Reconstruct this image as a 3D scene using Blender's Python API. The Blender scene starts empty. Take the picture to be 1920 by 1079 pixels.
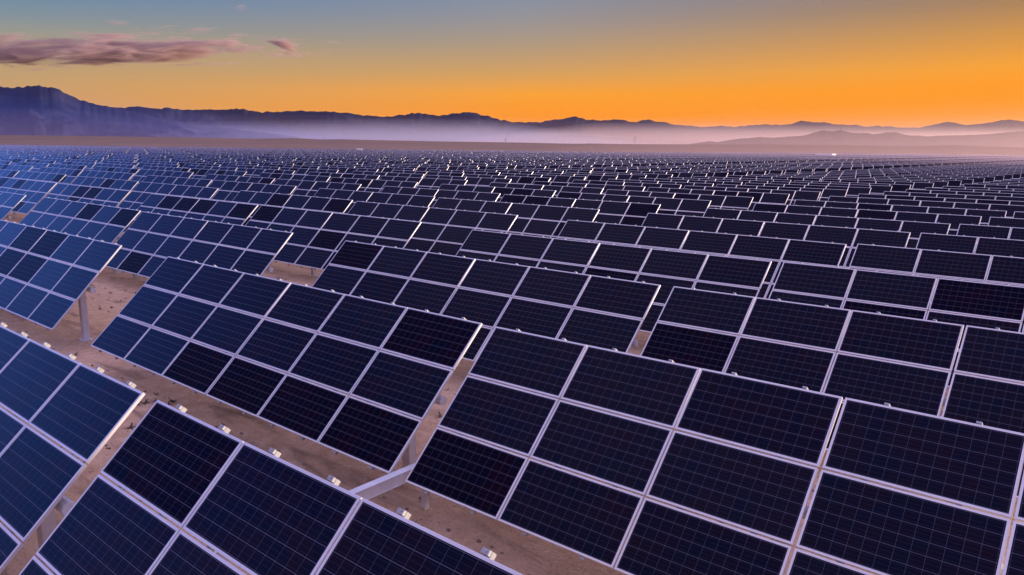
import bpy, bmesh, math, random
from mathutils import Vector, Matrix, noise
random.seed(7)
S = bpy.context.scene
COL = S.collection
R = math.radians

def lin(r, g, b):
    f = lambda c: (c/255)/12.92 if c/255 <= 0.04045 else ((c/255+0.055)/1.055)**2.4
    return (f(r), f(g), f(b), 1.0)

# ------------------------------------------------------------------ camera
H0 = 1.85                                    # height of the tilting axis above the sand
CAM = Vector((21.0784, -8.8026, 4.3268+H0))
RT = Vector((0.764237, 0.644869, 0.009241)); UP = Vector((-0.127737, 0.137306, 0.982258)); FW = Vector((-0.632159, 0.751858, -0.187308))
FPX = 1417.88
cd = bpy.data.cameras.new('camera'); cam = bpy.data.objects.new('camera', cd); COL.objects.link(cam)
cd.sensor_fit = 'HORIZONTAL'; cd.sensor_width = 36; cd.lens = FPX/1920*36
cd.clip_start = 0.1; cd.clip_end = 60000
m = Matrix.Identity(4)
for i in range(3):
    m[i][0] = RT[i]; m[i][1] = UP[i]; m[i][2] = -FW[i]; m[i][3] = CAM[i]
cam.matrix_world = m
S.camera = cam

# ------------------------------------------------------------------ sky and sun
SUN_AZ, SUN_EL = 38.0, 4.0                   # azimuth clockwise from +Y
w = bpy.data.worlds.new('World'); S.world = w; w.use_nodes = True
nt = w.node_tree; nt.nodes.clear()
N = nt.nodes.new; L = nt.links.new
def wmath(op, a, b=None, clamp=False):
    n = N('ShaderNodeMath'); n.operation = op; n.use_clamp = clamp
    for i, v in enumerate((a, b)):
        if v is None: continue
        if isinstance(v, (int, float)): n.inputs[i].default_value = v
        else: L(v, n.inputs[i])
    return n.outputs[0]
tc = N('ShaderNodeTexCoord')
sep = N('ShaderNodeSeparateXYZ'); L(tc.outputs['Generated'], sep.inputs[0])
el = wmath('ARCSINE', sep.outputs['Z'])
p = wmath('POWER', wmath('MAXIMUM', wmath('DIVIDE', el, math.pi/2), 0.0), 0.5, True)
hx, hy = math.sin(R(SUN_AZ)), math.cos(R(SUN_AZ))
hl = wmath('SQRT', wmath('ADD', wmath('MULTIPLY', sep.outputs['X'], sep.outputs['X']), wmath('MULTIPLY', sep.outputs['Y'], sep.outputs['Y'])))
s = wmath('DIVIDE', wmath('ADD', wmath('MULTIPLY', sep.outputs['X'], hx), wmath('MULTIPLY', sep.outputs['Y'], hy)), wmath('MAXIMUM', hl, 0.001))
EXPO = 0.85
KS = 2**-EXPO                                # the colours of the low sky below are as seen, exposure undone
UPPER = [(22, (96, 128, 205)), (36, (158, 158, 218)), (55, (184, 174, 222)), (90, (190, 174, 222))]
def ramp(stops):
    n = N('ShaderNodeValToRGB'); cr = n.color_ramp; cr.interpolation = 'EASE' if False else 'LINEAR'
    while len(cr.elements) > 1: cr.elements.remove(cr.elements[-1])
    for i, st in enumerate(stops):
        e, c = st[:2]
        q = math.sqrt(e/90)
        x = cr.elements[0] if i == 0 else cr.elements.new(q)
        k = st[2] if len(st) > 2 else (KS if e < 16 else 1.0); x.position = q; x.color = tuple(v*k for v in lin(*c)[:3])+(1,)
    L(p, n.inputs[0]); return n.outputs[0]
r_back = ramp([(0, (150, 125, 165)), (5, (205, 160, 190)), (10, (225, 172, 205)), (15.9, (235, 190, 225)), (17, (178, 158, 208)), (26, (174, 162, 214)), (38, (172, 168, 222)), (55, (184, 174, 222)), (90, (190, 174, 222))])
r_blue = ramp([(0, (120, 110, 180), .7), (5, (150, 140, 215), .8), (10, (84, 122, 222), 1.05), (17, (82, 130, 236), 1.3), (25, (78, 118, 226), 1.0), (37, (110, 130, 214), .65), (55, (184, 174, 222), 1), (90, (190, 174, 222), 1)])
r_left = ramp([(0, (220, 158, 84)), (2.5, (208, 160, 98)), (4.2, (188, 158, 116)), (5.8, (166, 156, 132)), (7.4, (128, 146, 156)), (9, (98, 136, 170)), (11, (74, 122, 182)), (14, (70, 112, 190))] + UPPER[0:])
r_mid = ramp([(0, (255, 140, 6)), (2.4, (255, 152, 22)), (3.6, (250, 162, 48)), (5, (214, 160, 92)), (7, (176, 153, 126)), (8.8, (150, 147, 150)), (11, (124, 142, 168)), (14, (96, 126, 182))] + UPPER)
r_right = ramp([(0, (255, 136, 0)), (2.2, (255, 148, 0)), (3.8, (255, 152, 4)), (5, (246, 160, 44)), (7, (206, 146, 74)), (8.8, (166, 128, 92)), (11, (132, 116, 122)), (15, (112, 122, 165))] + UPPER)
def mixc(f, a, b):
    n = N('ShaderNodeMix'); n.data_type = 'RGBA'
    L(f, n.inputs[0]); L(a, n.inputs[6]); L(b, n.inputs[7]); return n.outputs[2]
def mapr(v, a, b):
    n = N('ShaderNodeMapRange'); n.inputs[1].default_value = a; n.inputs[2].default_value = b; L(v, n.inputs[0]); return n.outputs[0]
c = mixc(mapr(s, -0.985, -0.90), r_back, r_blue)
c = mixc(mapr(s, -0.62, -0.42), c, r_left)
c = mixc(mapr(s, -0.38, 0.22), c, r_mid)
c = mixc(mapr(s, 0.22, 0.70), c, r_right)
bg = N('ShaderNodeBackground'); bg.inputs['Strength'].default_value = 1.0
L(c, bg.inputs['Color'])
wo = N('ShaderNodeOutputWorld'); L(bg.outputs[0], wo.inputs['Surface'])

sl = bpy.data.lights.new('sun', 'SUN'); sl.energy = 5.0; sl.angle = R(4); sl.color = (1.0, 0.82, 0.66)
sun = bpy.data.objects.new('sun', sl); COL.objects.link(sun)
sd = Vector((hx*math.cos(R(SUN_EL)), hy*math.cos(R(SUN_EL)), math.sin(R(SUN_EL))))
sun.rotation_euler = sd.to_track_quat('Z', 'Y').to_euler()
sun.location = (30, 60, 60)
S.view_settings.view_transform = 'Standard'; S.view_settings.look = 'None'
S.view_settings.exposure = EXPO; S.view_settings.gamma = 1.0; S.view_settings.use_curve_mapping = False
S.cycles.volume_bounces = 4
S.cycles.max_bounces = 6
S.cycles.volume_step_rate = 0.5
S.cycles.volume_max_steps = 256

# ------------------------------------------------------------------ helpers
def tag(o, label=None, cat=None, group=None, kind=None):
    if label: o['label'] = label
    if cat: o['category'] = cat
    if group: o['group'] = group
    if kind: o['kind'] = kind
    return o
class MB:
    """collects shapes and links them as one mesh"""
    def __init__(s): s.v = []; s.f = []; s.m = []; s.uv = []
    def quad(s, a, b, c, d, mi=0, uv=None):
        n = len(s.v); s.v += [a, b, c, d]; s.f.append((n, n+1, n+2, n+3)); s.m.append(mi)
        s.uv.append(uv or [(0, 0)]*4)
    def box(s, lo, hi, mi=0, mat=None, skip=()):
        x0, y0, z0 = lo; x1, y1, z1 = hi
        P = [(x0,y0,z0),(x1,y0,z0),(x1,y1,z0),(x0,y1,z0),(x0,y0,z1),(x1,y0,z1),(x1,y1,z1),(x0,y1,z1)]
        if mat: P = [tuple(mat @ Vector(q)) for q in P]
        for i, f in enumerate(((0,3,2,1),(4,5,6,7),(0,1,5,4),(1,2,6,5),(2,3,7,6),(3,0,4,7))):
            if i in skip: continue
            s.quad(*[P[k] for k in f], mi=mi)
    def beam(s, a, b, r, n=4, mi=0):
        a = Vector(a); b = Vector(b); d = (b-a).normalized()
        u = d.orthogonal().normalized(); t = d.cross(u)
        ra = [a+(u*math.cos(2*math.pi*k/n)+t*math.sin(2*math.pi*k/n))*r for k in range(n)]
        rb = [q+(b-a) for q in ra]
        for k in range(n):
            j = (k+1) % n; s.quad(tuple(ra[k]), tuple(ra[j]), tuple(rb[j]), tuple(rb[k]), mi)
        for ring in (list(reversed(ra)), rb):
            i0 = len(s.v); s.v += [tuple(q) for q in ring]; s.f.append(tuple(range(i0, i0+n))); s.m.append(mi); s.uv.append([(0,0)]*n)
    def mesh(s, name, mats):
        me = bpy.data.meshes.new(name); me.from_pydata(s.v, [], s.f)
        for mm in mats: me.materials.append(mm)
        me.polygons.foreach_set('material_index', s.m)
        ul = me.uv_layers.new(name='UVMap')
        flat = [c for poly in s.uv for q in poly for c in q]
        ul.data.foreach_set('uv', flat)
        me.update(); return me
def link(name, me, parent=None):
    o = bpy.data.objects.new(name, me); COL.objects.link(o)
    if parent: o.parent = parent
    return o
def mat(name):
    M = bpy.data.materials.new(name); M.use_nodes = True
    b = M.node_tree.nodes['Principled BSDF']; return M, M.node_tree, b
def nmath(t, op, a, b=None, c=None, clamp=False):
    n = t.nodes.new('ShaderNodeMath'); n.operation = op; n.use_clamp = clamp
    for i, v in enumerate((a, b, c)):
        if v is None: continue
        if isinstance(v, (int, float)): n.inputs[i].default_value = v
        else: t.links.new(v, n.inputs[i])
    return n.outputs[0]
def nmix(t, f, a, b):
    n = t.nodes.new('ShaderNodeMix'); n.data_type = 'RGBA'
    for i, v in ((0, f), (6, a), (7, b)):
        if isinstance(v, (int, float)): n.inputs[i].default_value = v
        elif isinstance(v, tuple): n.inputs[i].default_value = v
        else: t.links.new(v, n.inputs[i])
    return n.outputs[2]
def nnoise(t, vec, scale, detail=4, rough=0.55, dist=0.0):
    n = t.nodes.new('ShaderNodeTexNoise'); n.inputs['Scale'].default_value = scale; n.inputs['Detail'].default_value = detail
    n.inputs['Roughness'].default_value = rough; n.inputs['Distortion'].default_value = dist
    if vec is not None: t.links.new(vec, n.inputs['Vector'])
    return n.outputs['Fac']
def nmap(t, v, a, b, c=0.0, d=1.0):
    n = t.nodes.new('ShaderNodeMapRange'); t.links.new(v, n.inputs[0])
    for i, q in enumerate((a, b, c, d)): n.inputs[i+1].default_value = q
    return n.outputs[0]

# ------------------------------------------------------------------ materials
def make_cells():
    M, t, b = mat('solar_cells')
    uvn = t.nodes.new('ShaderNodeUVMap'); sp = t.nodes.new('ShaderNodeSeparateXYZ'); t.links.new(uvn.outputs[0], sp.inputs[0])
    U, V = sp.outputs[0], sp.outputs[1]
    def line(x, n, half):
        f = nmath(t, 'FRACT', nmath(t, 'MULTIPLY', x, n))
        d = nmath(t, 'ABSOLUTE', nmath(t, 'SUBTRACT', f, 0.5))
        return nmath(t, 'GREATER_THAN', d, 0.5-half)
    fu = nmath(t, 'FRACT', U); fv = nmath(t, 'FRACT', V)
    # margin of white backsheet round the cells
    iu = nmath(t, 'MULTIPLY', nmath(t, 'SUBTRACT', fu, 0.008), 1/0.984)
    iv = nmath(t, 'MULTIPLY', nmath(t, 'SUBTRACT', fv, 0.012), 1/0.976)
    vgap = line(iu, 12, 0.016); hgap = line(iv, 6, 0.021); bus = line(nmath(t, 'ADD', iv, 1/36), 18, 0.03)
    oi = t.nodes.new('ShaderNodeObjectInfo')
    cmb = t.nodes.new('ShaderNodeCombineXYZ')
    t.links.new(nmath(t, 'FLOOR', U), cmb.inputs[0]); t.links.new(nmath(t, 'FLOOR', V), cmb.inputs[1])
    t.links.new(nmath(t, 'MULTIPLY', oi.outputs['Random'], 713.0), cmb.inputs[2])
    wn = t.nodes.new('ShaderNodeTexWhiteNoise'); wn.noise_dimensions = '3D'; t.links.new(cmb.outputs[0], wn.inputs['Vector'])
    rnd = wn.outputs['Value']
    # per cell shade
    cc = t.nodes.new('ShaderNodeCombineXYZ')
    t.links.new(nmath(t, 'FLOOR', nmath(t, 'MULTIPLY', iu, 12)), cc.inputs[0]); t.links.new(nmath(t, 'FLOOR', nmath(t, 'MULTIPLY', iv, 6)), cc.inputs[1]); t.links.new(rnd, cc.inputs[2])
    wc = t.nodes.new('ShaderNodeTexWhiteNoise'); wc.noise_dimensions = '3D'; t.links.new(cc.outputs[0], wc.inputs['Vector'])
    dark = nmath(t, 'GREATER_THAN', rnd, 0.85)
    base = nmix(t, wc.outputs['Value'], (0.0010, 0.0016, 0.0120, 1), (0.0046, 0.0018, 0.0095, 1))
    base = nmix(t, nmath(t, 'MULTIPLY', dark, 0.3), base, (0.004, 0.003, 0.006, 1))
    geo = t.nodes.new('ShaderNodeNewGeometry')
    bl = nnoise(t, geo.outputs['Position'], 2.1, 3)
    base = nmix(t, nmap(t, bl, 0.45, 0.62, 0, 0.7), base, (0.0085, 0.0016, 0.0080, 1))
    bl2 = nnoise(t, geo.outputs['Position'], 3.3, 3)
    base = nmix(t, nmap(t, bl2, 0.52, 0.68, 0, 0.75), base, (0.0008, 0.0030, 0.0125, 1))
    base = nmix(t, nmath(t, 'MULTIPLY', bus, 0.06), base, (0.30, 0.29, 0.40, 1))
    base = nmix(t, nmath(t, 'MULTIPLY', vgap, 0.13), base, (0.36, 0.34, 0.44, 1))
    base = nmix(t, nmath(t, 'MULTIPLY', hgap, 0.19), base, (0.40, 0.38, 0.48, 1))
    t.links.new(base, b.inputs['Base Color'])
    spec = nmath(t, 'SUBTRACT', nmath(t, 'MULTIPLY_ADD', nmath(t, 'POWER', rnd, 1.5), -0.03, 0.086), nmath(t, 'MULTIPLY', dark, 0.045), clamp=True)
    t.links.new(spec, b.inputs['Specular IOR Level'])
    b.inputs['Specular Tint'].default_value = (0.66, 0.82, 1.0, 1)
    dust = nnoise(t, geo.outputs['Position'], 3.0, 5)
    t.links.new(nmap(t, dust, 0.3, 0.75, 0.10, 0.20), b.inputs['Roughness'])
    b.inputs['IOR'].default_value = 1.45
    return M
M_CELL = make_cells()
def make_metal(name, colr, rough, metallic=0.0, var=0.12):
    M, t, b = mat(name)
    geo = t.nodes.new('ShaderNodeNewGeometry')
    f = nnoise(t, geo.outputs['Position'], 2.2, 5)
    g = nnoise(t, geo.outputs['Position'], 30, 3)
    dk = tuple(x*(1-2*var) for x in colr[:3]) + (1,)
    c = nmix(t, nmap(t, f, 0.3, 0.7), colr, dk)
    c = nmix(t, nmap(t, g, 0.62, 0.8, 0, 0.4), c, (0.30, 0.22, 0.16, 1))
    t.links.new(c, b.inputs['Base Color']); b.inputs['Roughness'].default_value = rough; b.inputs['Metallic'].default_value = metallic
    return M
M_FRAME = make_metal('anodised_aluminium', (0.70, 0.64, 0.61, 1), 0.36, 0.25, 0.06)
M_GALV = make_metal('galvanised_steel', (0.76, 0.72, 0.71, 1), 0.5, 0.2, 0.12)
M_WHITE = make_metal('white_paint', (0.80, 0.79, 0.77, 1), 0.5, 0.0, 0.05)
M_BACK = make_metal('backsheet', (0.55, 0.55, 0.58, 1), 0.6, 0.0, 0.05)
M_RAIL = make_metal('rail_steel', (0.42, 0.40, 0.39, 1), 0.5, 0.1, 0.15)
M_GREY = make_metal('grey_louvre', (0.25, 0.25, 0.27, 1), 0.6, 0.0, 0.1)

# ------------------------------------------------------------------ terrain
def px_ray(x, y):
    return (RT*((x-960)/FPX) - UP*((y-539.5)/FPX) + FW)
def az_of(d): return math.degrees(math.atan2(d.x, d.y))
def interp(tab, x):
    if x <= tab[0][0]: return tab[0][1]
    for (a, va), (b, vb) in zip(tab, tab[1:]):
        if x <= b: return va+(vb-va)*(x-a)/(b-a)
    return tab[-1][1]
def skyline(pts):
    """pixel outline -> (azimuth, tan of elevation) from the camera"""
    out = []
    for x, y in pts:
        d = px_ray(x, y); out.append((az_of(d), d.z/math.hypot(d.x, d.y)))
    return sorted(out)
def smooth(a, b, x):
    t = min(1, max(0, (x-a)/(b-a))); return t*t*(3-2*t)
PLAIN = skyline([(-300,251),(0,254),(120,255),(240,256.5),(400,259),(480,261),(550,259.5),(600,262),(640,261.5),(700,263),(820,265.5),(960,267.5),(1080,270),(1110,269.5),(1140,270.5),(1250,271),(1440,271.5),(1600,273),(1700,274.5),(1790,272.5),(1850,275),(1920,277),(2200,281)])
def field_z(x, y):
    k = 0.35+0.65*smooth(-60, -5, x)
    z = -0.0088*max(0, min(y, 95)-11)*k
    z += 0.04*noise.noise(Vector((x*0.03, y*0.03, 1.7)))
    return z
def ground_z(x, y):
    dx, dy = x-CAM.x, y-CAM.y
    r = math.hypot(dx, dy); a = math.degrees(math.atan2(dx, dy))
    z = field_z(x, y)
    if r > 430:
        top = CAM.z+1500*interp(PLAIN, a)
        f = smooth(430, 1500, min(r, 1500))
        z = z*(1-f)+top*f
        z += 1.3*f*noise.noise(Vector((x*0.006, y*0.006, 3.1)))*smooth(430, 700, r)*(1-smooth(1300, 1500, r))
        if r > 1520: z -= 9*smooth(1520, 2300, r)
    return z
def build_ground():
    azs = [-180+6*i for i in range(14)]+[-98+0.6*i for i in range(200)]+[24+6*i for i in range(1, 26)]
    azs = sorted(set(round(a, 3) for a in azs if a < 180)); 
    rs = []; r = 0.6
    while r < 12000:
        rs.append(r); r *= 1.045 if r < 2600 else 1.12
    v = [(CAM.x, CAM.y, ground_z(CAM.x, CAM.y))]; f = []
    na = len(azs)
    for r in rs:
        for a in azs:
            x = CAM.x+r*math.sin(R(a)); y = CAM.y+r*math.cos(R(a))
            v.append((x, y, ground_z(x, y)))
    for j in range(na): f.append((0, 1+(j+1) % na, 1+j))
    for i in range(len(rs)-1):
        for j in range(na):
            k = (j+1) % na
            f.append((1+i*na+j, 1+i*na+k, 1+(i+1)*na+k, 1+(i+1)*na+j))
    me = bpy.data.meshes.new('desert_ground'); me.from_pydata(v, [], f)
    M, t, b = mat('desert_sand')
    geo = t.nodes.new('ShaderNodeNewGeometry'); P = geo.outputs['Position']
    n1 = nnoise(t, P, 0.35, 8, 0.62, 0.6); n2 = nnoise(t, P, 2.6, 6, 0.65, 0.4); n3 = nnoise(t, P, 18, 4, 0.6)
    mp = t.nodes.new('ShaderNodeMapping'); mp.inputs['Scale'].default_value = (0.25, 1.4, 1); mp.inputs['Rotation'].default_value = (0, 0, R(8)); t.links.new(P, mp.inputs['Vector'])
    track = nnoise(t, mp.outputs[0], 1.1, 5, 0.6, 0.8)
    c = nmix(t, nmap(t, n1, 0.3, 0.7), (0.64, 0.39, 0.235, 1), (0.50, 0.295, 0.17, 1))
    c = nmix(t, nmap(t, n2, 0.40, 0.66, 0, 0.8), c, (0.70, 0.46, 0.30, 1))
    c = nmix(t, nmap(t, track, 0.54, 0.68, 0, 0.75), c, (0.22, 0.14, 0.095, 1))
    c = nmix(t, nmap(t, n3, 0.56, 0.72, 0, 0.75), c, (0.17, 0.115, 0.08, 1))
    n4 = nnoise(t, P, 42, 3, 0.6)
    c = nmix(t, nmap(t, n4, 0.62, 0.72, 0, 0.7), c, (0.68, 0.52, 0.40, 1))
    # far plain: scrub streaks
    d = t.nodes.new('ShaderNodeVectorMath'); d.operation = 'DISTANCE'; t.links.new(P, d.inputs[0]); d.inputs[1].default_value = (CAM.x, CAM.y, 0)
    far = nmap(t, d.outputs['Value'], 440, 520)
    nf = nnoise(t, P, 0.012, 6, 0.7, 1.0); nf2 = nnoise(t, P, 0.09, 4, 0.7)
    cf = nmix(t, nmap(t, nf, 0.36, 0.62), (0.19, 0.10, 0.045, 1), (0.085, 0.048, 0.025, 1))
    cf = nmix(t, nmap(t, nf2, 0.45, 0.7, 0, 0.75), cf, (0.07, 0.052, 0.03, 1))
    c = nmix(t, far, c, cf)
    t.links.new(c, b.inputs['Base Color']); b.inputs['Roughness'].default_value = 0.95; b.inputs['Specular IOR Level'].default_value = 0.1
    bp = t.nodes.new('ShaderNodeBump'); bp.inputs['Strength'].default_value = 0.9; bp.inputs['Distance'].default_value = 0.10
    h = nmath(t, 'ADD', n2, nmath(t, 'MULTIPLY', n3, 0.35)); h = nmath(t, 'ADD', h, nmath(t, 'MULTIPLY', n1, 1.2))
    t.links.new(h, bp.inputs['Height']); t.links.new(bp.outputs[0], b.inputs['Normal'])
    me.materials.append(M)
    for pl in me.polygons: pl.use_smooth = True
    tag(link('desert_ground', me), kind='structure')
build_ground()

# ------------------------------------------------------------------ mountains
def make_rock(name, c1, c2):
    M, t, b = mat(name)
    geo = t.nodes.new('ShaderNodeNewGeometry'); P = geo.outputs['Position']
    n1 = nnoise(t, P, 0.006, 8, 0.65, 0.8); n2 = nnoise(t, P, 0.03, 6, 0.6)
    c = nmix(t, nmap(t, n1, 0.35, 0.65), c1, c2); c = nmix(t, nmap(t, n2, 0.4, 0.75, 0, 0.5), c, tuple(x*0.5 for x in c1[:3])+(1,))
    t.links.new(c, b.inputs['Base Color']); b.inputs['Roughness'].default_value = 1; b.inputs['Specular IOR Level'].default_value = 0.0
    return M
M_ROCK = make_rock('mountain_rock', (0.009, 0.015, 0.052, 1), (0.034, 0.032, 0.066, 1))  # dark rock, with the blue haze of distance painted into its colour
M_ROCK2 = make_rock('hill_earth', (0.07, 0.055, 0.055, 1), (0.11, 0.085, 0.08, 1))
def ridge(name, pts, D, depth, seed, rock, rough=0.3, ends=6.0):
    """a range of hills: its crest at distance D follows the outline, slopes fall to front and back"""
    sk = skyline(pts); a0, a1 = sk[0][0], sk[-1][0]
    na = max(24, int((a1-a0)/0.11)); nr = 46
    v = []; f = []
    for i in range(na+1):
        a = a0+(a1-a0)*i/na
        jag = 0.6*noise.fractal(Vector((a*2.3, seed*3, 0)), 0.8, 2.0, 5)
        hc = CAM.z+D*interp(sk, a)+4
        hc += 0.065*jag*max(0, hc)
        jit = 1+0.0  # crest outline stays on the drawn skyline
        e = 1.0
        wob = 0.16*noise.noise(Vector((a*0.35, seed, 0)))
        for j in range(nr+1):
            q = -1+2*j/nr                      # -1 front foot, 0 crest, +1 back foot
            r = D+depth*(q+wob*(1-abs(q)))
            x = CAM.x+r*math.sin(R(a)); y = CAM.y+r*math.cos(R(a))
            base = -14
            pr = (1-abs(q))**1.25
            tg = R(a)*D; sh = 0.9*(1 if noise.noise(Vector((tg*0.0016, seed, 2.0))) > 0 else -1)*min(1, 2*abs(noise.noise(Vector((tg*0.0016, seed, 2.0)))))
            gul = noise.ridged_multi_fractal(Vector(((tg+sh*(r-D))*0.0036, r*0.0022, seed)), 1.0, 2.1, 6, 1.0, 2.0)
            fine = noise.fractal(Vector((x*0.012, y*0.012, seed+5)), 0.9, 2.0, 5)
            amp = (1-abs(2*(1-abs(q))-1))      # none at the foot or at the crest
            z = base+(hc-base)*(pr + rough*amp*(0.42*(gul-1.1)+0.22*fine))
            if q == 0: z += 0.012*(hc-base)*fine
            cap = hc if q <= 0 else hc*(r/D)*0.985
            z = min(z, base+(hc-base)*(0.985 if q != 0 else 1.02)) if q < 0.02 else min(z, base+(hc-base)*0.97)
            v.append((x, y, max(base, z)))
    for i in range(na):
        for j in range(nr):
            k = i*(nr+1)+j; f.append((k, k+1, k+nr+2, k+nr+1))
    me = bpy.data.meshes.new(name); me.from_pydata(v, [], f); me.materials.append(rock)
    for pl in me.polygons: pl.use_smooth = True
    me.validate(); me.update()
    bm = bmesh.new(); bm.from_mesh(me); bmesh.ops.recalc_face_normals(bm, faces=bm.faces); bm.to_mesh(me); bm.free()
    return tag(link(name, me), kind='structure')
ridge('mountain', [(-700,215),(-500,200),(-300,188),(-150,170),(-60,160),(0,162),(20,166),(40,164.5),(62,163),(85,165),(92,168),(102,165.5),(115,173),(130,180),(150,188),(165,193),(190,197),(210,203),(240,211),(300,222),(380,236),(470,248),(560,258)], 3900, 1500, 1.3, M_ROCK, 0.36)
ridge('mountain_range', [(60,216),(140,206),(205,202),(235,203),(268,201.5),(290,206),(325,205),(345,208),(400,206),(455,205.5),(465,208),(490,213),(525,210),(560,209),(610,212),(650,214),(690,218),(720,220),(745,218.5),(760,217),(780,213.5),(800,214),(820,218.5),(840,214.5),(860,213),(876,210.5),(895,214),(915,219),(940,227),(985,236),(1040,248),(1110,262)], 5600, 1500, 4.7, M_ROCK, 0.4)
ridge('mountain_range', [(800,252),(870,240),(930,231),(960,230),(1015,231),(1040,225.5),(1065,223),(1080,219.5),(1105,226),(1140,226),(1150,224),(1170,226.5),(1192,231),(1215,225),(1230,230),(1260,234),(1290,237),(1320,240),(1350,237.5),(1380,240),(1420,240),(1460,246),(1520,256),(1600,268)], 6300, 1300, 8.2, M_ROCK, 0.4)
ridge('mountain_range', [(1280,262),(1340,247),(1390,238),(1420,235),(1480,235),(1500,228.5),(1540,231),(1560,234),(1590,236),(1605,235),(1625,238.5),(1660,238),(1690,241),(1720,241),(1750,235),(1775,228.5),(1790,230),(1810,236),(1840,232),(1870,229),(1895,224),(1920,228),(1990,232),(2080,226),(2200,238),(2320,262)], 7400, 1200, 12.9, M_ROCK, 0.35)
ridge('hills', [(1290,273),(1330,267.5),(1345,269),(1365,265),(1395,262),(1430,259),(1450,261),(1480,258.5),(1510,256),(1525,251),(1545,246),(1560,249),(1575,246),(1595,251.5),(1615,252),(1635,254),(1660,251),(1675,250),(1700,256),(1740,258),(1780,257),(1830,255),(1880,252),(1920,250),(2020,246),(2150,258),(2260,278)], 3000, 500, 16.1, M_ROCK2, 0.35)
ridge('hills', [(930,268),(980,265),(1010,260),(1040,257),(1075,253.5),(1110,257),(1135,260),(1160,259),(1200,266),(1250,271)], 4700, 500, 21.5, M_ROCK2, 0.3)
ridge('hills', [(330,262),(400,250),(470,243),(520,245),(590,237.5),(640,240),(700,244),(760,242),(820,249),(880,257),(930,266)], 4950, 520, 25.5, M_ROCK2, 0.35)

# ------------------------------------------------------------------ solar tables
W, SEAM, GAP = 2.0, 0.019, 0.02
PH = 1.0495
TILT = 44.42
PW_, PH_ = W-GAP, PH-GAP
def col_x(c): return c*W+(SEAM if c >= 3 else 0)-6.0-SEAM/2     # left edge of column c, from the table's middle
LEN = 12+SEAM
def panel_meshes():
    a, b = PW_/2, PH_/2; fw = 0.031
    g = MB(); i, j = a-fw, b-fw
    g.quad((-i,-j,-0.006),(i,-j,-0.006),(i,j,-0.006),(-i,j,-0.006), 0, [(0,0),(1,0),(1,1),(0,1)])
    g.quad((-i,j,-0.03),(i,j,-0.03),(i,-j,-0.03),(-i,-j,-0.03), 1)
    for (p0, p1) in (((-i,-j),(i,-j)),((i,-j),(i,j)),((i,j),(-i,j)),((-i,j),(-i,-j))):
        g.quad((p0[0],p0[1],-0.03),(p1[0],p1[1],-0.03),(p1[0],p1[1],-0.006),(p0[0],p0[1],-0.006), 1)
    f = MB(); bv = 0.004
    o = [(-a,-b),(a,-b),(a,b),(-a,b)]; ob = [(x-math.copysign(bv,x), y-math.copysign(bv,y)) for x, y in o]; n = [(-i,-j),(i,-j),(i,j),(-i,j)]
    for k in range(4):
        l = (k+1) % 4
        f.quad((*o[k],-0.042),(*o[l],-0.042),(*o[l],-bv),(*o[k],-bv))
        f.quad((*o[k],-bv),(*o[l],-bv),(*ob[l],0),(*ob[k],0))
        f.quad((*ob[k],0),(*ob[l],0),(*n[l],0),(*n[k],0))
        f.quad((*n[k],0),(*n[l],0),(*n[l],-0.042),(*n[k],-0.042))
        f.quad((*n[k],-0.042),(*n[l],-0.042),(*o[l],-0.042),(*o[k],-0.042))
    return g.mesh('solar_panel', [M_CELL, M_BACK]), f.mesh('panel_frame', [M_FRAME])
ME_GLASS, ME_FRAME = panel_meshes()
def rail_mesh(over):
    r = MB(); y0, y1 = -1.5*PH-0.03, 1.5*PH+over
    r.box((-0.034, y0, -0.105), (0.034, y1, -0.044))
    if over > 0.05:                             # end clamp behind the glass edge, with its bolt
        y = 1.5*PH
        r.box((-0.03, y+0.004, -0.0435), (0.03, y1-0.003, -0.004))
        r.box((-0.05, y+0.006, -0.0435), (-0.0342, y+0.05, -0.006))
        r.beam((0.0, y+0.03, -0.004), (0.0, y+0.03, 0.008), 0.010, 6)
    else:
        r.box((-0.03, 1.5*PH+0.004, -0.0435), (0.03, y1-0.003, -0.002))
    return r.mesh('support_rail', [M_RAIL])
ME_RAIL = rail_mesh(0.032); ME_RAIL_LONG = rail_mesh(0.052)
def tube_mesh():
    r = MB(); r.beam((-LEN/2+0.02, 0, -0.225), (LEN/2-0.02, 0, -0.225), 0.088, 8)
    return r.mesh('torque_tube', [M_GALV])
ME_TUBE = tube_mesh()
def post_mesh():
    r = MB(); h = H0-0.16
    r.box((-0.10, -0.085, -0.5), (0.10, 0.085, h)); r.box((-0.16, -0.16, -0.3), (0.16, 0.16, 0.03))
    r.box((-0.13, -0.12, h), (0.13, 0.12, h+0.02))
    return r.mesh('post', [M_GALV])
ME_POST = post_mesh()
POSTS = (-LEN/2+0.95, -0.35, LEN/2-0.95)
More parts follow.
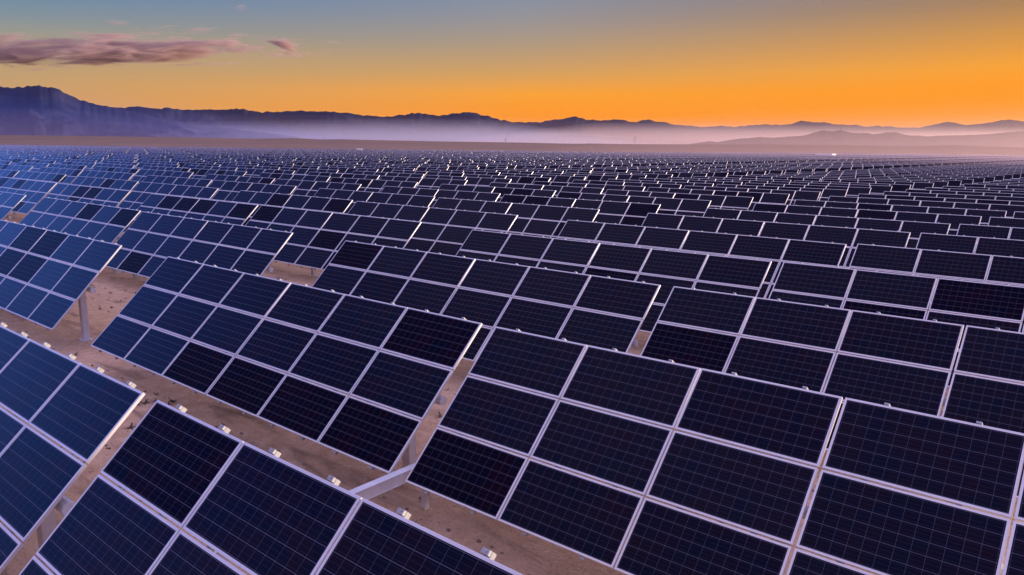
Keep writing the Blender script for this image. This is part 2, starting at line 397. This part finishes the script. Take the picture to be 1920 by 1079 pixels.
def plain_table_mesh():
    """a table far enough that its parts run together"""
    g = MB(); ct, st = math.cos(R(TILT)), math.sin(R(TILT))
    T = lambda x, y, z: (x, y*ct-z*st, H0+y*st+z*ct)
    for c in range(6):
        for r in range(3):
            x0 = col_x(c)+GAP/2; x1 = x0+PW_; y0 = (0.5-r)*PH+GAP/2; y1 = y0+PH_; fw = 0.031
            g.quad(T(x0+fw,y0+fw,0),T(x1-fw,y0+fw,0),T(x1-fw,y1-fw,0),T(x0+fw,y1-fw,0), 0, [(c,r),(c+.999,r),(c+.999,r+.999),(c,r+.999)])
            o = [(x0,y0),(x1,y0),(x1,y1),(x0,y1)]; n = [(x0+fw,y0+fw),(x1-fw,y0+fw),(x1-fw,y1-fw),(x0+fw,y1-fw)]
            for k in range(4):
                l = (k+1) % 4
                g.quad(T(*o[k],0),T(*o[l],0),T(*n[l],0),T(*n[k],0), 1)
                g.quad(T(*o[k],-.042),T(*o[l],-.042),T(*o[l],0),T(*o[k],0), 1)
            g.quad(T(x0,y1,-.042),T(x1,y1,-.042),T(x1,y0,-.042),T(x0,y0,-.042), 3)
    g.beam(T(-LEN/2,0,-0.225), T(LEN/2,0,-0.225), 0.088, 6, 2)
    for x in POSTS: g.box((x-0.1, -0.085, -0.5), (x+0.1, 0.085, H0-0.16), 2)
    return g.mesh('solar_table', [M_CELL, M_FRAME, M_GALV, M_BACK])
ME_PLAIN = plain_table_mesh()

# where the tables stand: pairs with a narrow gap, then a wide gap; each row steps a little to the right
FIT = {('A',0):(0.0,0.021,-0.78,0),('B',0):(12.372,0.055,-0.12,.008),('B-',0):(-14.894,0.018,2.16,0),('A',-1):(-0.48,.075,-.91,0),('B',-1):(11.91,.054,-.62,-.002),
       ('B-',1):(-14.692,-.048,.97,0),('A',1):(.369,-.045,0,0),('B',1):(12.736,.012,-.32,.006),('A',2):(.777,-.097,-.11,.002),('B',2):(13.133,-.045,-.26,.0026)}
def row_y(j):
    y = {-1:-5.890, 0:0.0, 1:5.92, 2:11.762}.get(j, 11.762+5.89*(j-2))
    if j >= 14: y += 3.0
    if j >= 34: y += 4.0
    return y
def row_x(j):
    return {-1:-0.48, 0:0.0, 1:0.369, 2:0.777, 3:1.11}.get(j, 1.15+0.335*(j-2))
PERIOD = 27.3
def project(P):
    d = Vector(P)-CAM; z = d.dot(FW)
    if z < 0.5: return None
    return 960+FPX*d.dot(RT)/z, 539.5-FPX*d.dot(UP)/z, z
LIMIT = [(-90,470),(-72,440),(-60,395),(-52,384),(-40,372),(-36,362),(-30,362),(-25,380),(-16,395),(-8,410),(20,410)]
CABINS = [((-255.0, 212.0), 6.6), ((-84.0, 316.0), 7.6)]
tables = []
rnd = random.Random(11)
for j in range(-1, 90):
    for k in range(-32, 6):
        for typ in ('A', 'B'):
            x0 = row_x(j)+k*PERIOD+(12.37 if typ == 'B' else 0)
            key = (typ, j) if k == 0 else (('B-', j) if (k == -1 and typ == 'B') else None)
            y = row_y(j)
            dt = rnd.uniform(-0.7, 0.7); slp = 0.0; zo = None
            if key in FIT: x0, zo, dt, slp = FIT[key]
            cx = x0+LEN/2
            dx, dy = cx-CAM.x, y-CAM.y
            dist = math.hypot(dx, dy); az = math.degrees(math.atan2(dx, dy))
            if not (-86 < az < 12) and dist > 25: continue
            if dx*FW.x+dy*FW.y < -2: continue
            depth = (dx*FW.x+dy*FW.y)/math.hypot(FW.x, FW.y)
            if depth > interp(LIMIT, az) or dist > 900: continue
            if any(abs(cx-c[0][0]) < 6+c[1]/2+0.6 and abs(y-c[0][1]) < 3.2 for c in CABINS): continue
            z = zo if zo is not None else field_z(cx, y)+rnd.uniform(-.02, .02)
            # how it shows in the picture
            pts = [project((cx+sx*6, y+sy*1.12, z+H0+sy*1.1)) for sx in (-1, 0, 1) for sy in (-1, 1)]
            pts = [q for q in pts if q]
            inside = [q for q in pts if -40 < q[0] < 1960 and 0 < q[1] < 1100]
            xs = [q[0] for q in pts]
            size = 0
            if pts:
                w_ = min(1920, max(xs))-max(0, min(xs)); size = max(0, w_)*1418/max(4, depth)
            tables.append(dict(j=j, x=cx, y=y, z=z, dt=dt, sl=slp, depth=depth, vis=bool(inside) and size > 0, size=size, sx=sum(xs)/len(xs) if xs else 0, key=key))
# rank by apparent size
vis = sorted([t for t in tables if t['vis']], key=lambda t: -t['size'])
keep = vis[:298]
ids = set(id(t) for t in keep)
far = [t for t in tables if id(t) not in ids and t['depth'] > 25]
near_out = [t for t in tables if id(t) not in ids and t['depth'] <= 25 and t['j'] <= 2]
ORD = 'first second third fourth fifth sixth seventh eighth ninth tenth eleventh twelfth thirteenth fourteenth fifteenth sixteenth seventeenth eighteenth nineteenth twentieth'.split()
TENS = {2:'twenty', 3:'thirty', 4:'forty', 5:'fifty'}
def ordn(n):
    if n <= 20: return ORD[n-1]
    if n % 10 == 0: return {3:'thirtieth', 4:'fortieth', 5:'fiftieth'}[n//10]
    return TENS[n//10]+'-'+ORD[n % 10-1]
SPECIAL = {('A',-1):'solar table cut by the photo\'s lower left corner, bluish panels, bright right end',
 ('B',-1):'nearest solar table at the bottom edge, white rail ends along its top',
 ('B-',0):'blue solar table at the left edge, bare sand and a post beside its end',
 ('A',0):'whole solar table in left foreground, bright right end, sand strip below',
 ('B',0):'biggest solar table in right foreground, left end beside narrow sand gap and beam',
 ('B-',1):'blue solar table ending beside the small rectangle of sand left of centre',
 ('A',1):'solar table at picture centre right of the small sand rectangle, bright right end',
 ('B',1):'solar table right of centre, directly behind the big right foreground table'}
GROUP = 'tilted solar tables standing in rows across the desert'
rows = {}
for t in keep: rows.setdefault(t['j'], []).append(t)
for j, ts in rows.items():
    ts.sort(key=lambda t: t['sx'])
    for i, t in enumerate(ts):
        lab = SPECIAL.get(t['key']) if t['key'] and (t['key'] in SPECIAL) else None
        if not lab:
            d = 'large dark' if t['depth'] < 30 else ('dark' if t['depth'] < 70 else 'small distant')
            end = '' 
            lab = f"{d} solar table, {ordn(i+1)} from the left in the {ordn(j+2)} row from the camera"
        t['label'] = lab
def place_parts(t):
    e = bpy.data.objects.new('solar_table', None); COL.objects.link(e)
    e.location = (t['x'], t['y'], t['z']); e.rotation_euler = (0, -t['sl'], 0); e.empty_display_size = 0.5
    tag(e, t['label'], 'solar table', GROUP)
    a = R(TILT+t['dt']); ca, sa = math.cos(a), math.sin(a)
    rot = (a, 0, 0)
    def put(name, me, x, y=0.0, parent=e):
        o = link(name, me, parent); o.location = (x, y*ca, H0+y*sa); o.rotation_euler = rot; return o
    for r in range(3):
        for c in range(6):
            q = put('solar_panel', ME_GLASS, col_x(c)+W/2, (1-r)*PH)
            q.rotation_euler = (a+R(rnd.uniform(-.25, .25)), R(rnd.uniform(-.12, .12)), 0)
            link('frame', ME_FRAME, q)
    put('torque_tube', ME_TUBE, 0)
    for x in POSTS:
        o = link('post', ME_POST, e); o.location = (x, 0.16, 0)
    if t['depth'] < 48:
        for c in range(6):
            for q in (0.5, 1.5): put('support_rail', ME_RAIL_LONG if t['j'] < 0 else ME_RAIL, col_x(c)+q)
    return e
n_full = 0
for i, t in enumerate(keep):
    if t['depth'] < 75 and i < 62:
        place_parts(t); n_full += 1
    else:
        o = link('solar_table', ME_PLAIN); o.location = (t['x'], t['y'], t['z']); tag(o, t['label'], 'solar table', GROUP)
        a = R(t['dt']); o.rotation_euler = (0, -t['sl'], 0)
print('tables', len(tables), 'visible', len(vis), 'full', n_full, 'far', len(far), 'last depth', keep[-1]['depth'])
def far_mesh():
    g = MB(); fw = 0.031
    for n, t in enumerate(far):
        a = R(TILT+t['dt']); ct, st = math.cos(a), math.sin(a)
        T = lambda x, y, z: (t['x']+x, t['y']+y*ct-z*st, t['z']+H0+y*st+z*ct)
        X0, X1, Y0, Y1 = -LEN/2, LEN/2, -1.5*PH, 1.5*PH
        u0 = 6*n
        # frames are one sheet, the glass sits a little proud of it
        c8 = [T(X0,Y0,-.004),T(X1,Y0,-.004),T(X1,Y1,-.004),T(X0,Y1,-.004),T(X0,Y0,-.045),T(X1,Y0,-.045),T(X1,Y1,-.045),T(X0,Y1,-.045)]
        g.quad(*c8[:4], mi=1)
        for k in range(4):
            l = (k+1) % 4; g.quad(c8[4+k], c8[4+l], c8[l], c8[k], 1)
        g.quad(c8[7], c8[6], c8[5], c8[4], 3)
        for c in range(6):
            x0 = col_x(c)+GAP/2+fw; x1 = x0+PW_-2*fw
            for r in range(3):
                y0 = (0.5-r)*PH+GAP/2+fw; y1 = y0+PH_-2*fw
                g.quad(T(x0,y0,0),T(x1,y0,0),T(x1,y1,0),T(x0,y1,0), 0, [(u0+c,r),(u0+c+.999,r),(u0+c+.999,r+.999),(u0+c,r+.999)])
        for x in POSTS: g.box((t['x']+x-.1, t['y']-.085, t['z']-.5), (t['x']+x+.1, t['y']+.085, t['z']+H0-.16), 2, skip=(0,1))
    return g.mesh('distant_solar_tables', [M_CELL, M_FRAME, M_GALV, M_BACK])
tag(link('distant_solar_tables', far_mesh()), 'mass of solar tables receding to the field\'s far edge below the brown plain', 'solar tables', kind='stuff')

# drive beam that links two rows through the narrow gap
def drive_beam(x, y0, y1, z, label):
    r = MB(); r.box((-0.06, y0, -0.09), (0.06, y1, 0.09)); r.box((-0.075, y0+0.01, 0.0905), (0.075, y1-0.01, 0.098)); r.box((-0.075, y0+0.01, -0.098), (0.075, y1-0.01, -0.0905))
    e = bpy.data.objects.new('drive_beam', None); COL.objects.link(e); e.location = (x, 0, z)
    tag(e, label, 'beam')
    link('girder', r.mesh('girder', [M_GALV]), e)
    for y in (y0+0.25, y1-0.25):
        q = MB(); q.box((-0.09, y-0.07, -0.11), (0.09, y+0.07, -0.0985)); q.box((-0.05, y-0.05, -z-0.3), (0.05, y+0.05, -0.1105))
        link('support_leg', q.mesh('support_leg', [M_GALV]), e)
drive_beam(12.20, -5.6, -0.25, H0-1.09, 'pale steel beam crossing the sand from nearest table to the narrow gap')

# ------------------------------------------------------------------ white inverter cabins far out in the field
def cabin(pos, L_, label):
    x, y = pos; z = field_z(x, y)
    e = bpy.data.objects.new('inverter_cabin', None); COL.objects.link(e); e.location = (x, y, z); e.rotation_euler = (0, 0, R(-36) if x < -200 else R(-17))
    tag(e, label, 'cabin', 'white inverter cabins among the distant rows')
    b = MB(); b.box((-L_/2, -1.25, 0.35), (L_/2, 1.25, 3.15)); link('body', b.mesh('body', [M_WHITE]), e)
    b = MB(); b.box((-L_/2-.12, -1.4, 3.1505), (L_/2+.12, 1.4, 3.38)); b.box((-L_/2-.02, -1.3, 3.3805), (L_/2+.02, 1.3, 3.45)); link('roof', b.mesh('roof', [M_WHITE]), e)
    b = MB(); b.box((-L_/2-.05, -1.3, -.4), (L_/2+.05, 1.3, 0.3495)); link('plinth', b.mesh('plinth', [M_GREY]), e)
    for dx in (-1.5, 1.3):
        b = MB(); b.box((dx-.5, -1.29, 0.45), (dx+.5, -1.2505, 2.6)); d = link('door', b.mesh('door', [M_WHITE]), e)
        b = MB()
        for k in range(6): b.box((dx-.35, -1.31, 1.6+k*.12), (dx+.35, -1.2905, 1.66+k*.12))
        link('louvre', b.mesh('louvre', [M_GREY]), d)
cabin(CABINS[0][0], CABINS[0][1], 'white cabin left of centre near the far edge of the field')
cabin(CABINS[1][0], CABINS[1][1], 'white cabin right of centre near the far edge of the field')

# ------------------------------------------------------------------ power pylons beyond the plain
M_STEEL = make_metal('weathered_steel', (0.10, 0.09, 0.10, 1), 0.7, 0.0, 0.1)
def pylon(px, ytop, ybase, D, label):
    d = px_ray(px, ybase); h = math.hypot(d.x, d.y); x = CAM.x+d.x/h*D; y = CAM.y+d.y/h*D
    z0 = ground_z(x, y)-1
    d2 = px_ray(px, ytop); top = CAM.z+D*d2.z/math.hypot(d2.x, d2.y)
    Hh = top-z0
    e = bpy.data.objects.new('power_pylon', None); COL.objects.link(e); e.location = (x, y, z0); e.rotation_euler = (0, 0, R(50))
    tag(e, label, 'pylon', 'lattice pylons in front of the mountains')
    g = MB(); wid = lambda q: (Hh*0.085)*(1-q)+Hh*0.012
    lv = [i/9 for i in range(10)]
    for sx in (-1, 1):
        for sy in (-1, 1):
            for a, b in zip(lv, lv[1:]): g.beam((sx*wid(a), sy*wid(a), a*Hh), (sx*wid(b), sy*wid(b), b*Hh), 0.11)
    for a, b in zip(lv, lv[1:]):
        for s in (-1, 1):
            g.beam((-wid(a), s*wid(a), a*Hh), (wid(b), s*wid(b), b*Hh), 0.05); g.beam((wid(a), s*wid(a), a*Hh), (-wid(b), s*wid(b), b*Hh), 0.05)
            g.beam((s*wid(a), -wid(a), a*Hh), (s*wid(b), wid(b), b*Hh), 0.05); g.beam((s*wid(a), wid(a), a*Hh), (s*wid(b), -wid(b), b*Hh), 0.05)
    link('lattice_tower', g.mesh('lattice_tower', [M_STEEL]), e)
    for q, l in ((0.68, 0.16), (0.81, 0.2), (0.93, 0.13)):
        c = MB(); a = Hh*l
        for s in (-1, 1):
            c.beam((0, s*wid(q), q*Hh), (a, 0, q*Hh+0.4), 0.07); c.beam((0, s*wid(q), q*Hh), (-a, 0, q*Hh+0.4), 0.07)
        c.beam((-a, 0, q*Hh+.4), (0, 0, q*Hh+Hh*.045), 0.05); c.beam((a, 0, q*Hh+.4), (0, 0, q*Hh+Hh*.045), 0.05)
        for s in (-1, 1): c.beam((s*a, 0, q*Hh+.3), (s*a, 0, q*Hh-1.6), 0.12)
        link('crossarm', c.mesh('crossarm', [M_STEEL]), e)
pylon(948, 258, 267, 2450, 'faint low pylon left of the other two, at picture centre')
pylon(1190, 255, 270, 2450, 'thin pylon against the pale mist between the other two')
pylon(1575, 238, 271, 2450, 'tallest pylon, in front of the dark hill on the right')

# ------------------------------------------------------------------ dry weeds and stones on the sand
M_WEED = make_metal('dry_weed', (0.07, 0.05, 0.035, 1), 0.9, 0.0, 0.2)
M_STONE = make_metal('stone', (0.30, 0.21, 0.16, 1), 0.9, 0.0, 0.2)
def scrub():
    g = MB(); r = random.Random(3)
    for _ in range(760):
        x = r.uniform(-60, 26); y = r.uniform(-7, 75)
        if r.random() < 0.55: y = r.choice((-2.0, -2.0, 3.4, 9.2))+r.uniform(-1.3, 1.3); x = r.uniform(-14, 20)
        z = ground_z(x, y); s = r.uniform(.03, .14)
        for _ in range(r.randint(5, 14)):
            a = r.uniform(0, 6.28); l = s*r.uniform(.6, 1.6)
            b = (x+math.cos(a)*l, y+math.sin(a)*l, z+s*r.uniform(.15, .9))
            p0 = (x+r.uniform(-.02, .02), y+r.uniform(-.02, .02), z-0.01)
            w_ = 0.008+0.08*s
            nx, ny = -math.sin(a)*w_, math.cos(a)*w_
            g.quad((p0[0]-nx, p0[1]-ny, p0[2]), (p0[0]+nx, p0[1]+ny, p0[2]), (b[0]+nx*.4, b[1]+ny*.4, b[2]), (b[0]-nx*.4, b[1]-ny*.4, b[2]))
    tag(link('dry_weeds', g.mesh('dry_weeds', [M_WEED])), 'small dark dry weeds scattered over the sand between the rows', 'weeds', kind='stuff')
    bm = bmesh.new()
    for _ in range(900):
        x = r.uniform(-14, 24); y = r.choice((-2.2, -2.2, -2.2, 3.6, 9.2))+r.uniform(-1.5, 1.5); s = r.uniform(.014, .045)
        if r.random() < .04: s *= 2
        z = ground_z(x, y)
        res = bmesh.ops.create_icosphere(bm, subdivisions=1, radius=s)
        for v in res['verts']:
            k = 1+0.35*noise.noise(v.co*40+Vector((x, y, 0)))
            v.co = Vector((v.co.x*k*1.2+x, v.co.y*k+y, v.co.z*k*.65+z+s*.2))
    me = bpy.data.meshes.new('stones'); bm.to_mesh(me); bm.free(); me.materials.append(M_STONE)
    tag(link('stones', me), 'small stones strewn over the sand between the rows', 'stones', kind='stuff')
scrub()

# ------------------------------------------------------------------ clouds (volumes, high above the haze)
def cloud(name, px0, px1, D, thick, depth, dens, scale, seed, label, lo=0.515):
    """a flat bank of cloud between two points of the sky"""
    d0, d1 = px_ray(*px0), px_ray(*px1)
    A = CAM+d0/math.hypot(d0.x, d0.y)*D; B = CAM+d1/math.hypot(d1.x, d1.y)*D
    c = (A+B)/2; u = (B-A); hl = u.length/2; u.normalize()
    bm = bmesh.new(); bmesh.ops.create_icosphere(bm, subdivisions=4, radius=1.0)
    me = bpy.data.meshes.new(name)
    bm.to_mesh(me); bm.free()
    o = link(name, me); o.location = c
    yv = Vector((-u.y, u.x, 0)).normalized(); zv = u.cross(yv)
    o.matrix_world = Matrix.Translation(c) @ Matrix((u, yv, zv)).transposed().to_4x4() @ Matrix.Diagonal((hl, depth, thick, 1))
    M = bpy.data.materials.new(name); M.use_nodes = True; t = M.node_tree; t.nodes.clear()
    tcn = t.nodes.new('ShaderNodeTexCoord')
    mp = t.nodes.new('ShaderNodeMapping'); mp.inputs['Scale'].default_value = (scale*hl/thick*0.17, scale*depth/thick*0.3, scale); mp.inputs['Location'].default_value = (seed, seed*2, seed*3)
    t.links.new(tcn.outputs['Object'], mp.inputs['Vector'])
    n = nnoise(t, mp.outputs[0], 1.0, 8, 0.66, 0.5)
    ln = t.nodes.new('ShaderNodeVectorMath'); ln.operation = 'LENGTH'; t.links.new(tcn.outputs['Object'], ln.inputs[0])
    fall = nmap(t, ln.outputs['Value'], 0.15, 1.0, 0.11, -0.20)
    dn = nmap(t, nmath(t, 'ADD', n, fall), lo, lo+0.12, 0.0, dens)
    pv = t.nodes.new('ShaderNodeVolumePrincipled'); pv.inputs['Color'].default_value = (0.60, 0.43, 0.37, 1); pv.inputs['Anisotropy'].default_value = 0.2
    t.links.new(dn, pv.inputs['Density'])
    out = t.nodes.new('ShaderNodeOutputMaterial'); t.links.new(pv.outputs[0], out.inputs['Volume'])
    me.materials.append(M)
    tag(o, label, 'cloud', 'clouds at upper left')
cloud('cloud', (-560, 110), (720, 86), 9000, 270, 800, 0.024, 3.4, 3.1, 'long dark mauve cloud bank stretching from the left edge')
cloud('cloud', (488, 70), (588, 98), 9000, 130, 250, 0.024, 2.0, 7.7, 'small ragged cloud just right of the long bank')
cloud('cloud', (425, 14), (480, 10), 9000, 80, 160, 0.004, 1.2, 5.2, 'faint pink puff high up at the top edge')
cloud('cloud', (170, 40), (270, 46), 9000, 60, 200, 0.003, 1.2, 9.4, 'thin pink wisp above the long bank')

# ------------------------------------------------------------------ valley mist and haze
def volume_mat(name, colr, dens, aniso):
    M = bpy.data.materials.new(name); M.use_nodes = True; t = M.node_tree; t.nodes.clear()
    pv = t.nodes.new('ShaderNodeVolumePrincipled'); pv.inputs['Color'].default_value = colr; pv.inputs['Density'].default_value = dens; pv.inputs['Anisotropy'].default_value = aniso
    out = t.nodes.new('ShaderNodeOutputMaterial'); t.links.new(pv.outputs[0], out.inputs['Volume'])
    return M
def mist(name, r0, half, hts, dens, colr, aniso, label, soft=1.6):
    """a bank of ground mist, thinning upward"""
    v = []; f = []; na = 60; zs = [0, .06, .14, .24, .36, .5, .66, .83, 1.0]
    a0, a1 = hts[0][0], hts[-1][0]
    prof = [(half*(1-q)**soft+6, q) for q in zs]
    ring = [(r0-w_, q) for w_, q in prof]+[(r0+w_, q) for w_, q in reversed(prof)]
    nr = len(ring)
    for i in range(na+1):
        a = a0+(a1-a0)*i/na; hh = interp(hts, a)
        for r, q in ring:
            v.append((CAM.x+r*math.sin(R(a)), CAM.y+r*math.cos(R(a)), -12+q*(hh+12)))
    for i in range(na):
        for k in range(nr):
            l = (k+1) % nr; f.append((i*nr+k, i*nr+l, (i+1)*nr+l, (i+1)*nr+k))
    f.append(tuple(range(nr))); f.append(tuple(reversed(range(na*nr, na*nr+nr))))
    me = bpy.data.meshes.new(name); me.from_pydata(v, [], f)
    bm = bmesh.new(); bm.from_mesh(me); bmesh.ops.recalc_face_normals(bm, faces=bm.faces); bm.to_mesh(me); bm.free()
    me.materials.append(volume_mat(name, colr, dens, aniso))
    tag(link(name, me), label, 'mist', kind='stuff')
mist('mist', 3700, 1550, [(-92, 50), (-70, 72), (-60, 96), (-50, 118), (-42, 118), (-26, 0)], 0.00065, (0.88, 0.84, 1.0, 1), 0.5, 'lilac mist lying along the foot of the mountains left of centre')
mist('mist', 4560, 1900, [(-48, 0), (-34, 135), (-25, 128), (-5, 108), (20, 105)], 0.00075, (1.0, 0.78, 0.70, 1), 0.6, 'rosy mist lying along the foot of the mountains right of centre')
mist('mist', 2950, 1100, [(-98, 260), (-75, 230), (-66, 180), (-58, 90), (-50, 15)], 0.00017, (0.12, 0.26, 1.0, 1), 0.2, 'blue dusk mist before the big left mountain', 1.9)
mist('mist', 2350, 650, [(-46, 10), (-36, 60), (-24, 110), (0, 130), (22, 130)], 0.0003, (1.0, 0.74, 0.64, 1), 0.6, 'rosy mist before the low hills on the right', 1.5)
mist('mist', 330, 290, [(-100, 17), (22, 17)], 0.00085, (0.92, 0.66, 0.68, 1), 0.55, 'thin dust hanging low over the far rows of the field', 1.0)
mist('mist', 320, 270, [(-48, -6), (-28, 15), (22, 17)], 0.0009, (1.0, 0.66, 0.60, 1), 0.6, 'mauve dust hanging low over the far rows on the right', 1.0)
me = bpy.data.meshes.new('haze'); bm = bmesh.new(); bmesh.ops.create_cube(bm, size=1.0)
for v_ in bm.verts: v_.co = Vector((CAM.x+v_.co.x*18400, CAM.y+v_.co.y*18400, -40 if v_.co.z < 0 else 330))
bm.to_mesh(me); bm.free(); me.materials.append(volume_mat('haze', (0.92, 0.72, 0.52, 1), 0.000009, 0.5))
tag(link('haze', me), 'thin dusk haze over the whole valley', 'haze', kind='stuff')
